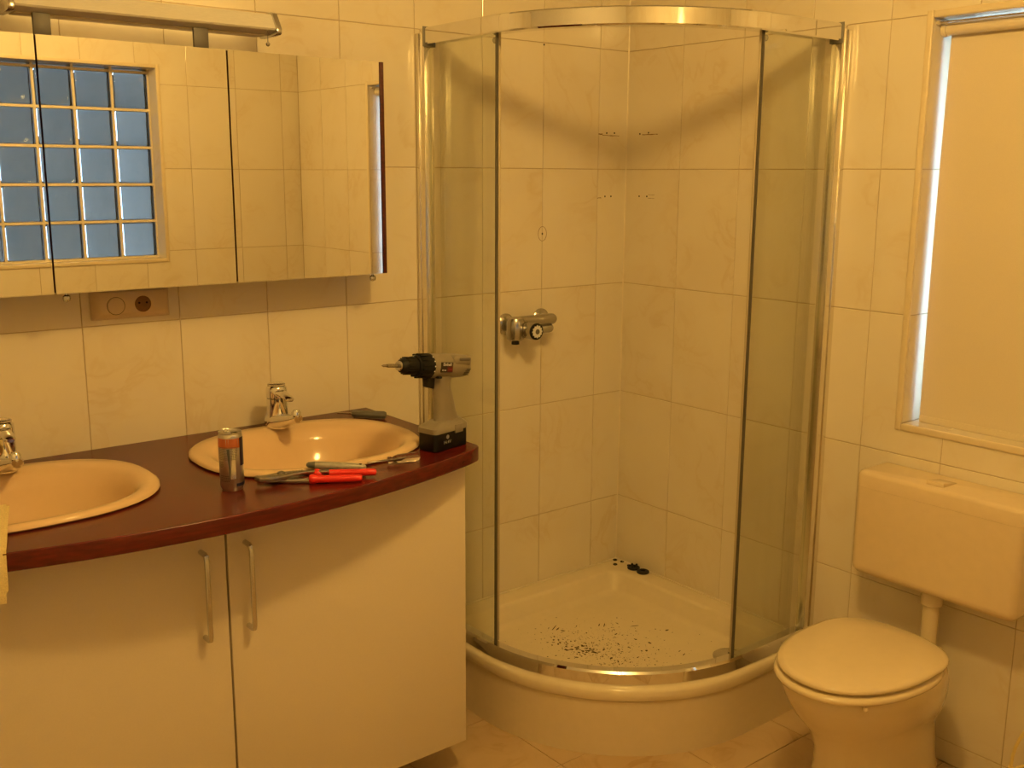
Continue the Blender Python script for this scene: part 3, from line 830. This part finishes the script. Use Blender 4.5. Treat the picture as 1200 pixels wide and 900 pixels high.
# ------------------------------------------------------------------ toilet
to = thing('toilet', 'cream floor standing toilet with closed lid beside the shower', 'toilet', (-0.38, -1.30, 0.0))
TY = -1.295
def egg(xf, xb, w, z, flat=0.0, n=40, p=2.15):
    """front (towards -x) rounder; back fuller"""
    cx = xb - (xb-xf)*0.42; out = []
    for i in range(n):
        t = 2*PI*i/n; c, s_ = math.cos(t), math.sin(t)
        if c < 0: x = cx + (cx-xf)*-abs(c)**(2/2.1)
        else: x = cx + (xb-cx)*abs(c)**(2/(3.6 if flat else 2.2))
        out.append((x, TY + w*math.copysign(abs(s_)**(2/p), s_), z))
    return out
G().loft([egg(-.560, -.035, .118, 0), egg(-.556, -.037, .116, .03), egg(-.535, -.045, .106, .09), egg(-.522, -.048, .100, .15), egg(-.525, -.05, .103, .20),
          egg(-.545, -.05, .128, .25), egg(-.590, -.075, .154, .30), egg(-.620, -.10, .170, .35), egg(-.633, -.125, .177, .385), egg(-.630, -.13, .174, .393),
          egg(-.60, -.15, .15, .394)]).build('bowl', M_ceram, to, smooth=60)
G().loft([egg(-.628, -.175, .174, .3945), egg(-.642, -.17, .185, .397), egg(-.645, -.17, .188, .405), egg(-.641, -.172, .184, .4125), egg(-.60, -.19, .15, .4145)]).build('seat', M_seat, to, smooth=60)
G().loft([egg(-.622, -.180, .170, .4195, 1), egg(-.633, -.174, .180, .422, 1), egg(-.636, -.172, .183, .428, 1), egg(-.633, -.174, .180, .434, 1), egg(-.615, -.184, .166, .439, 1), egg(-.50, -.23, .09, .4405, 1)]).build('lid', M_seat, to, smooth=60)
G().box(-.21, -.185, TY-.03, TY+.03, .394, .418).build('bumper', M_seat, to, bevel=0.003)
for s in (-1, 1): capsule((-.176, TY+s*.075-.025, .414), (-.176, TY+s*.075+.025, .414), .010).build('hinge', M_seat, to)
for x, y in ((-.56, TY-.13),): G().lathe([(.006, .3935), (.007, .385), (.004, .380)], 10, (x, y, 0)).build('seat_buffer', M_seat, to)

# ------------------------------------------------------------------ cistern
ci = thing('cistern', 'cream wall hung cistern below the window', 'cistern', (-0.07, -1.325, 0.53))
CY0, CY1, CZ0, CZ1, CD = -1.562, -1.088, 0.532, 0.836, -0.140
def rr(y0, y1, x0, r, z, n=6):
    """rounded plan: square at the wall, rounded at the front"""
    P = [(-0.002, y1), (-0.002, y0)]
    for k in range(n+1): t = PI/2*k/n; P.append((x0+r-r*math.sin(t), y0+r-r*math.cos(t)))
    for k in range(n+1): t = PI/2*k/n; P.append((x0+r-r*math.cos(t), y1-r+r*math.sin(t)))
    return [(x, y, z) for x, y in P]
G().loft([rr(CY0+.03, CY1-.03, CD+.03, .02, CZ0), rr(CY0+.008, CY1-.008, CD+.010, .02, CZ0+.005), rr(CY0+.001, CY1-.001, CD+.003, .02, CZ0+.016),
          rr(CY0, CY1, CD, .02, CZ0+.03), rr(CY0, CY1, CD, .02, CZ1-.046)]).build('cistern_body', M_cist, ci, smooth=50)
G().loft([rr(CY0, CY1, CD, .02, CZ1-.0455), rr(CY0, CY1, CD, .02, CZ1-.012), rr(CY0+.003, CY1-.003, CD+.003, .02, CZ1-.004), rr(CY0+.012, CY1-.012, CD+.012, .018, CZ1)]).build('cistern_lid', M_cist, ci, smooth=50)
bt = G().add([(-.115, -1.335, CZ1), (-.115, -1.285, CZ1), (-.045, -1.285, CZ1), (-.045, -1.335, CZ1),
              (-.115, -1.335, CZ1+.012), (-.115, -1.285, CZ1+.012), (-.045, -1.285, CZ1+.0015), (-.045, -1.335, CZ1+.0015)],
             [(0,3,2,1),(4,5,6,7),(0,1,5,4),(1,2,6,5),(2,3,7,6),(3,0,4,7)])
bt.build('flush_button', M_cist, ci, bevel=0.0015)
G().tube([(-.07, TY-.012, .54), (-.07, TY-.012, .46), (-.072, TY-.012, .36), (-.078, TY-.010, .34), (-.10, TY-.005, .325)], .0225, 20).build('flush_pipe', M_ceram, ci)
G().lathe([(.026, .486), (.030, .489), (.030, .512), (.026, .520), (.024, .531)], 24, (-.07, TY-.012, 0)).build('pipe_collar', M_ceram, ci)

# ------------------------------------------------------------------ roller blind and rod in the window
bl = thing('roller_blind', 'cream roller blind pulled down over the window', 'blind', (0.055, -1.58, WZ0))
g = G(); n = 24; ri = []
for k in range(n+1):
    z = 0.9573 + (2.030-.9573)*k/n; e = .010*math.sin(PI*k/n)
    ri.append([(.0655, -2.022, z), (.0655+e*0, -1.149+e*.3, z), (.0663+e*0, -1.149+e*.3, z), (.0663, -2.022, z)])
g.loft(ri).build('blind_fabric', M_blind, bl, smooth=30)
G().box(.0615, .0654, -2.022, -1.150, .9573, .976).build('hem_bar', M_blind, bl, bevel=0.0012)
G().lathe([(.0165, -2.030), (.0165, -1.147)], 24, (.050, 0, 2.031), 'y').build('roller_tube', M_blindt, bl)
for y0, y1 in ((-1.1463, -1.1335), (-2.0485, -2.0305)):
    G().lathe([(.0175, y0), (.019, y0+.002), (.019, y1-.002), (.0175, y1)], 24, (.050, 0, 2.031), 'y').build('bracket', M_blindt, bl)
ch = G()
for k in range(72):
    z = 1.06 + k*.0125
    for dx in (.032, .068):
        ch.lathe([(.0002, -.0022), (.0019, -.0011), (.0022, 0), (.0019, .0011), (.0002, .0022)], 6, (dx, -2.0375, z))
ch = props(ch.build('bead_chain', M_blindt, bl), kind='stuff')
rd = thing('curtain_rod', 'thin brass coloured rod across the top of the window', 'rod', (0.016, -1.59, 2.044))
G().tube([(.016, -1.140, 2.046), (.016, -2.042, 2.046)], .0024, 8).build('rod', M_profile, rd)
for y in (-1.1375, -2.0445): G().lathe([(.005, -.004), (.006, 0), (.005, .004)], 12, (.016, y, 2.046), 'y').build('rod_holder', M_trim, rd)

# ------------------------------------------------------------------ drinks can
CZ = 0.9503
cn = thing('drinks_can', 'slim silver drinks can with orange print on the worktop', 'can', (-1.752, -0.541, CZ))
cc = (-1.752, -0.541, CZ)
G().lathe([(.020, .002), (.022, 0), (.0265, .010), (.0268, .120), (.0258, .127), (.0245, .130)], 32, cc).build('can_body', M_can, cn)
G().lathe([(.0245, .1302), (.0255, .1315), (.0255, .134), (.0245, .1345), (.0232, .1325), (.0228, .130), (.001, .1295)], 32, cc).build('can_rim', M_can, cn)
va = math.atan2(-2.683-cc[1], -2.668-cc[0])     # direction towards the viewer side
def patch(a0, a1, z0, z1, mat, name, r=.02695, slant=0.0, par=cn, n=10):
    g = G(); rings = []
    for k in range(n+1):
        t = k/n; a = va + a0 + (a1-a0)*t; b = va + a0+slant + (a1-a0-slant)*t
        rings.append([(cc[0]+rad*math.cos(an), cc[1]+rad*math.sin(an), cc[2]+z) for rad, z, an in ((r-.0003, z0, b), (r, z0, b), (r, z1, a), (r-.0003, z1, a))])
    g.loft(rings)
    return g.build(name, mat, par, smooth=50)
patch(-1.5, .95, .100, .1215, M_canor, 'orange_band')
patch(.78, 1.5, .058, .1225, M_canbl, 'navy_panel', slant=.0)
patch(.35, 1.5, .012, .019, M_canbl, 'navy_stripe')
tx = G()
def row(a0, a1, z):
    a = a0
    while a < a1:
        w = random.uniform(.05, .14); n = 3
        lo, hi = [], []
        for k in range(n):
            an = va + a + w*k/(n-1)
            lo.append((cc[0]+.02702*math.cos(an), cc[1]+.02702*math.sin(an), cc[2]+z)); hi.append((cc[0]+.02702*math.cos(an), cc[1]+.02702*math.sin(an), cc[2]+z+.0013))
        tx.loft([lo + hi[::-1]], cap0=True, cap1=False); a += w + .03
for k in range(10): row(-1.2, .6-.03*k, .101-.0030*k)
for k in range(5): row(-1.2, -.75, .068-.003*k)
for k in range(4): row(-1.15, -.2, .036-.004*k)
props(tx.build('fine_print', M_cangr, cn, smooth=0), kind='stuff')
for s0, s1, z0, z1 in ((-.35, -.10, .030, .098), (.15, .34, .030, .100)):
    patch(s0, s1, z0, z1, M_cangr if s0 < 0 else M_mirredge, 'tapered_panel', slant=(.20 if s0 < 0 else -.28), n=4)
pt = G()
pt.box(-.010, .008, -.006, .006, .1315, .1328); pt.xf(Matrix.Translation(cc))
pt.build('pull_tab', M_can, cn, bevel=0.0005)
G().tube([(cc[0]-.012, cc[1]+.004, cc[2]+.133), (cc[0]-.015, cc[1]+.004, cc[2]+.139), (cc[0]-.008, cc[1]+.004, cc[2]+.141), (cc[0]-.004, cc[1]+.004, cc[2]+.134)], .0018, 8).build('raised_tab_end', M_can, cn)
G().lathe([(.0085, .1297), (.0085, .1305)], 16, (cc[0]+.008, cc[1]-.008, cc[2])).build('opening', M_hole, cn)

# ------------------------------------------------------------------ cordless drill
DO = Vector((-1.166, -0.5270, 0.9503)); DA = math.radians(12)
ZA = .214                                    # axis height over the worktop
DM = Matrix.Translation(DO) @ Matrix.Rotation(DA, 4, 'Z')     # local -x is the chuck side, local -y faces the viewer
dl = thing('cordless_drill', 'grey and black cordless drill standing on its battery at the worktop end', 'drill', tuple(DO))
def rrect(x0, x1, y0, y1, r, z, n=4):
    P = []
    for cx_, cy_, a0 in ((x1-r, y1-r, 0), (x0+r, y1-r, PI/2), (x0+r, y0+r, PI), (x1-r, y0+r, 1.5*PI)):
        for k in range(n+1): t = a0+PI/2*k/n; P.append((cx_+r*math.cos(t), cy_+r*math.sin(t), z))
    return P
bat = G().loft([rrect(-.060, .060, -.030, .030, .010, 0), rrect(-.062, .062, -.032, .032, .011, .003), rrect(-.062, .062, -.032, .032, .011, .047)]).xf(DM).build('battery_pack', M_black, dl)
G().loft([rrect(-.064, .064, -.034, .034, .012, .0472), rrect(-.064, .064, -.034, .034, .012, .060), rrect(-.055, .060, -.029, .029, .012, .066), rrect(-.034, .050, -.022, .022, .012, .074)]).xf(DM).build('base_plate', M_drillb, dl, smooth=50)
G().box(.010, .040, -.0352, -.030, .040, .062).xf(DM).build('battery_latch', M_drillb, dl, bevel=0.001)
# grip: lofted oval sections, leaning back towards the top
def oval(cx, cz, a, b, n=20, tilt=0.0):
    return [(cx + a*math.cos(2*PI*k/n), b*math.sin(2*PI*k/n), cz + tilt*a*math.cos(2*PI*k/n)) for k in range(n)]
G().loft([oval(.012, .066, .046, .025), oval(.011, .078, .039, .022), oval(.007, .100, .036, .020), oval(.001, .130, .033, .0195), oval(-.004, .155, .029, .019), oval(-.006, .172, .031, .019), oval(-.004, .190, .038, .021), oval(-.002, .205, .038, .019)]).xf(DM).build('grip', M_drillb, dl, smooth=60)
DU = DM @ Matrix.Translation((0, 0, ZA)) @ Matrix.Rotation(math.radians(8), 4, 'Y') @ Matrix.Diagonal((1.07, 1, 1, 1)) @ Matrix.Translation((0, 0, -ZA))
def along(prof, n=28): return G().lathe([(r, x) for x, r in prof], n, (0, 0, ZA), 'x').xf(DU)
along([(-.052, .026), (-.050, .029), (-.044, .0315), (.020, .0315), (.050, .030), (.066, .029), (.076, .026), (.081, .020), (.082, .010)]).build('motor_housing', M_drillb, dl, smooth=50)
G().box(.012, .074, -.0315, .0315, ZA+.004, ZA+.0305).xf(DU).build('rear_cover', M_drillb, dl, bevel=0.008, seg=3)
G().box(.026, .066, -.0325, -.026, ZA+.016, ZA+.0255).xf(DU).build('direction_switch', M_mount, dl, bevel=0.003)
along([(-.096, .0235), (-.094, .0265), (-.076, .029), (-.058, .0325), (-.054, .0325), (-.0525, .027)]).build('torque_collar', M_black, dl)
for k in range(14):
    t = 2*PI*k/14
    G().box(-.0915, -.0595, -.0022, .0022, -.0015, .0030).xf(DU @ Matrix.Translation((0, 0, ZA)) @ Matrix.Rotation(t, 4, 'X') @ Matrix.Translation((0, 0, .0282))).build('collar_rib', M_black, dl, smooth=0)
for t in (.7, 1.1, 1.5, 1.9):
    G().box(-.0575, -.0545, -.0016, .0016, -.0002, .0003).xf(DU @ Matrix.Translation((0, 0, ZA)) @ Matrix.Rotation(t, 4, 'X') @ Matrix.Translation((0, 0, .0325))).build('collar_mark', M_print, dl, smooth=0)
along([(-.146, .009), (-.144, .013), (-.139, .017), (-.130, .020), (-.120, .0215), (-.098, .022), (-.0965, .020)]).build('chuck', M_black, dl)
for k in range(18):
    t = 2*PI*k/18
    G().box(-.131, -.108, -.0011, .0011, -.0008, .0016).xf(DU @ Matrix.Translation((0, 0, ZA)) @ Matrix.Rotation(t, 4, 'X') @ Matrix.Translation((0, 0, .0208))).build('chuck_rib', M_black, dl, smooth=0)
along([(-.149, .006), (-.149, .0115), (-.1455, .0125), (-.1455, .006)], 16).build('chuck_nose', M_satin, dl)
along([(-.185, .0042), (-.180, .0046), (-.149, .0046)], 12).build('bit_holder', M_steel, dl)
along([(-.202, .0006), (-.196, .0030), (-.185, .0032)], 8).build('screw_bit', M_steel, dl)
G().loft([[(-.054, -.009, .160), (-.054, .009, .160), (-.030, .009, .156), (-.030, -.009, .156)], [(-.059, -.009, .191), (-.059, .009, .191), (-.030, .009, .193), (-.030, -.009, .193)]]).xf(DU).build('trigger', M_black, dl, bevel=0.002)
G().box(-.036, -.022, -.026, .026, ZA-.030, ZA-.024).xf(DU).build('reverse_lever', M_black, dl, bevel=0.002)
for k in range(4):
    G().box(.058-.002*k, .074-.002*k, -.0297+.0006*k, -.024, ZA-.006-.0048*k, ZA-.0044-.0048*k).xf(DU).build('vent_slot', M_hole, dl, smooth=0)
# sticker wraps on the housing side
lb = G().box(-.036, .005, -.0326, -.0300, ZA-.013, ZA+.013).xf(DU).build('name_sticker', M_label, dl, bevel=0.0005)
G().box(-.0145, .0040, -.03275, -.0325, ZA-.0118, ZA+.0020).xf(DU).build('red_field', M_labred, lb, smooth=0)
def letter(txt, size, x, y, z, par, mat, name, DM=None):
    DM = DM or DU
    o = bpy.data.objects.new(name, text_mesh(txt, size, mat)); COL.objects.link(o); o.parent = par
    w = DM @ Matrix.Translation((x, y, z)) @ Matrix.Rotation(PI/2, 4, 'X')
    o.matrix_local = Matrix.Translation(-DO) @ w
    return o
letter('Einhell', .0110, -.0155, -.0328, ZA+.0072, lb, M_print, 'brand_lettering')
letter('14.4', .0080, -.0052, -.0330, ZA-.0055, lb, M_redp, 'voltage_lettering')
letter('BT-CD', .0046, -.0255, -.0328, ZA-.0075, lb, M_print, 'type_lettering')
letter('14.4V', .0125, -.018, -.0322, .0215, bat, M_printd, 'voltage_lettering', DM)
G().lathe([(.0055, -.0321), (.0055, -.0316)], 14, (-.016, 0, .035), 'y').xf(DM).build('round_mark', M_printd, bat)

# ------------------------------------------------------------------ pliers, knife, screwdrivers
def frame2(p, q_):
    p, q_ = Vector(p), Vector(q_); u = (q_-p).normalized(); v = Vector((0, 0, 1)).cross(u).normalized(); w = u.cross(v)
    M = Matrix((u, v, w)).transposed().to_4x4(); M.translation = p; return M, (q_-p).length
pl_m, pl_l = frame2((-1.687, -0.535, 0.9505), (-1.454, -0.680, 0.9505))
pl = thing('water_pump_pliers', 'steel water pump pliers with red grips in front of the washbasin', 'pliers', (-1.565, -0.60, 0.9505))
def strip(pts, t0, t1):
    """flat bar: pts = (s, v, half width)"""
    L_ = []; R_ = []
    for i, (s, v, h) in enumerate(pts):
        a, b = pts[max(i-1, 0)], pts[min(i+1, len(pts)-1)]; d = Vector((b[0]-a[0], b[1]-a[1])).normalized()
        L_.append((s-d.y*h, v+d.x*h)); R_.append((s+d.y*h, v-d.x*h))
    return G().prism(R_ + L_[::-1], t0, t1)
strip([(-.004, -.016, .004), (.008, -.026, .010), (.030, -.020, .015), (.052, -.006, .016), (.078, .007, .011), (.100, .014, .006), (.125, .017, .005), (.160, .016, .0045)], .010, .022).xf(pl_m).build('upper_jaw', M_steel, pl, bevel=0.0015)
strip([(-.004, .014, .004), (.008, .022, .009), (.028, .014, .012), (.055, .003, .015), (.080, -.006, .011), (.105, -.011, .006), (.130, -.013, .005), (.160, -.012, .0045)], .0005, .0098).xf(pl_m).build('lower_jaw', M_steel, pl, bevel=0.0015)
G().lathe([(.009, .022), (.009, .0245), (.005, .026)], 16, (.052, 0, 0)).xf(pl_m).build('pivot', M_steel, pl)
teeth = G()
for k in range(6): teeth.box(.066+.006*k, .069+.006*k, .000+.0022*k, .010+.0022*k, .0215, .0232)
teeth.xf(pl_m).build('adjusting_teeth', M_steel, pl, smooth=0)
for vv, zz, s0, s1 in ((-.014, .0095, .116, .236), (.019, .0125, .124, .268)):
    q0 = [(s0, vv, .0), (s0+.001, vv, .0)]
    pts = [pl_m @ Vector(p) for p in ((s0, vv, zz), (s0+.004, vv, zz), (s0+.010, vv, zz), (s0+.018, vv+(.001 if vv > 0 else -.001), zz), (s0+.06, vv*1.12, zz), (s1-.02, vv*1.05, zz), (s1-.004, vv, zz), (s1, vv, zz))]
    G().tube(pts, [.0085, .0118, .0118, .0085, .0086, .0082, .0080, .006], 14, flat=(1.0, 1.0)).build('red_grip', M_red, pl, smooth=50)

kn_m, kn_l = frame2((-1.5695, -0.545, 0.9757), (-1.4515, -0.619, 0.9640))
kn = thing('grey_knife', 'grey handled utility knife lying behind the red pliers', 'knife', (-1.52, -0.595, 0.966))
rings = []
for s, w, h in ((0, .004, .003), (.004, .007, .006), (.02, .010, .0085), (.06, .0105, .0095), (.10, .0105, .0098), (kn_l-.012, .0105, .0095), (kn_l-.003, .008, .007), (kn_l, .004, .004)):
    rings.append([(s, w*math.copysign(abs(math.cos(2*PI*k/16))**.7, math.cos(2*PI*k/16)), h*math.copysign(abs(math.sin(2*PI*k/16))**.7, math.sin(2*PI*k/16))) for k in range(16)])
G().loft(rings[2:]).xf(kn_m).build('handle', M_toolgrey, kn, smooth=50)
G().loft(rings[:3]).xf(kn_m).build('nose', M_tooldark, kn, smooth=50)
G().lathe([(.003, -.0004), (.003, .0102)], 12, (kn_l-.014, -.003, 0)).xf(kn_m).build('hang_hole', M_hole, kn)

sc_m, sc_l = frame2((-1.424, -0.576, 0.9615), (-1.292, -0.602, 0.9625))
sc = thing('clear_screwdriver', 'screwdriver with a clear handle between the pliers and the drill', 'screwdriver', (-1.358, -0.589, 0.9503))
G().lathe([(.0006, 0), (.0026, .004), (.0028, .058)], 10, (0, 0, 0), 'x').xf(sc_m).build('shank', M_steel, sc)
rings = []
for s, r in ((.052, .004), (.055, .0085), (.062, .0085), (.066, .006), (.072, .0088), (.082, .0110), (.12, .0113), (sc_l-.004, .0112), (sc_l, .0095)):
    rings.append([(s, r*(1+.06*math.cos(6*2*PI*k/24))*math.cos(2*PI*k/24), r*(1+.06*math.cos(6*2*PI*k/24))*math.sin(2*PI*k/24)) for k in range(24)])
G().loft(rings).xf(sc_m).build('clear_handle', M_crystal, sc, smooth=40)
G().lathe([(.002, .058), (.0028, .060), (.0028, .085), (.0015, .10)], 10, (0, 0, 0), 'x').xf(sc_m).build('inner_shank', M_steel, sc)

sd_m, sd_l = frame2((-1.212, -0.052, 0.9605), (-1.118, -0.172, 0.9625))
sd = thing('grey_screwdriver', 'screwdriver with a dark grey handle at the back corner of the worktop', 'screwdriver', (-1.165, -0.11, 0.9503))
G().lathe([(.0008, 0), (.0028, .003), (.0030, .06)], 10, (0, 0, 0), 'x').xf(sd_m).build('shank', M_steel, sd)
rings = []
for s, r in ((.048, .006), (.052, .0095), (.058, .0105), (.068, .0098), (.10, .0108), (sd_l-.006, .0108), (sd_l-.001, .009), (sd_l, .005)):
    rings.append([(s, r*(1+.05*math.cos(8*2*PI*k/32))*math.cos(2*PI*k/32), r*(1+.05*math.cos(8*2*PI*k/32))*math.sin(2*PI*k/32)) for k in range(32)])
G().loft(rings).xf(sd_m).build('handle', M_tooldark, sd, smooth=40)

# ------------------------------------------------------------------ towel over the basin rim and worktop edge
tw = thing('hand_towel', 'yellow towel hanging over the worktop edge at the left', 'towel', (-2.34, -0.60, 0.84))
def towel(name, y0, dz, zb, x1, x0, th, dx):
    prof = [(-.43, .9700), (-.48, .9705), (-.53, .9700), (-.565, .9665), (-.60, .9565), (-.65, .9545)]
    n = 14; rings = []
    for k in range(n+1):
        x = x0 + (x1-x0)*k/n
        ed = front_y(x-.06) - .004
        P = [(y, z+dz) for y, z in prof if y > ed+.012]
        P += [(ed+.006, .9545+dz), (ed-dz*.9, .951+dz*.6)] 
        wv = .002*math.sin(k*1.7+y0)
        for j in range(1, 7):
            z = .945 - (.945-zb)*j/6
            P.append((ed - .003 - dz*.9 + wv*j/6 - .004, z))
        sx = lambda y: (y+.486)*.27
        top = [(x+sx(y)+dx*max(0, (.95-z)), y, z) for y, z in P]
        bot = [(x+sx(y)+dx*max(0, (.95-z)), y + (th if z < .949 else 0), z - (th if z >= .949 else 0)) for y, z in P]
        rings.append(top + bot[::-1])
    m = min(len(r) for r in rings)
    rings = [r[:m//2] + r[len(r)-m//2:] for r in rings]
    return G().loft(rings).build(name, M_towel, tw, smooth=60)
towel('towel_layer', 0.3, .0045, .838, -2.211, -2.40, .003, .0)
towel('towel_layer', 1.4, .0005, .846, -2.205, -2.40, .003, -.02)

# ------------------------------------------------------------------ small bin with an arched handle at the right picture edge
bn = thing('small_bin', 'pale yellow bucket handle standing up beside the toilet at the right edge', 'bin', (-0.15, -1.722, 0.0))
bc = (-0.15, -1.722)
G().lathe([(.085, 0), (.088, .002), (.112, .150), (.117, .153), (.117, .160), (.112, .160), (.109, .153), (.084, .006), (.001, .005)], 32, (bc[0], bc[1], 0)).build('bucket', M_bin, bn)
arch = [(bc[0], bc[1]+.122*math.cos(PI*k/20), .150 + .018 + .17*math.sin(PI*k/20)) for k in range(21)]
arch = [(bc[0], bc[1]+.122, .140)] + arch + [(bc[0], bc[1]-.122, .140)]
G().tube(arch, .0042, 10).build('bin_handle', M_bin, bn)
for s in (-1, 1): G().lathe([(.0062, .158), (.0072, .161), (.0062, .164)], 12, (bc[0], bc[1]+s*.122, 0)).build('handle_collar', M_bin, bn)
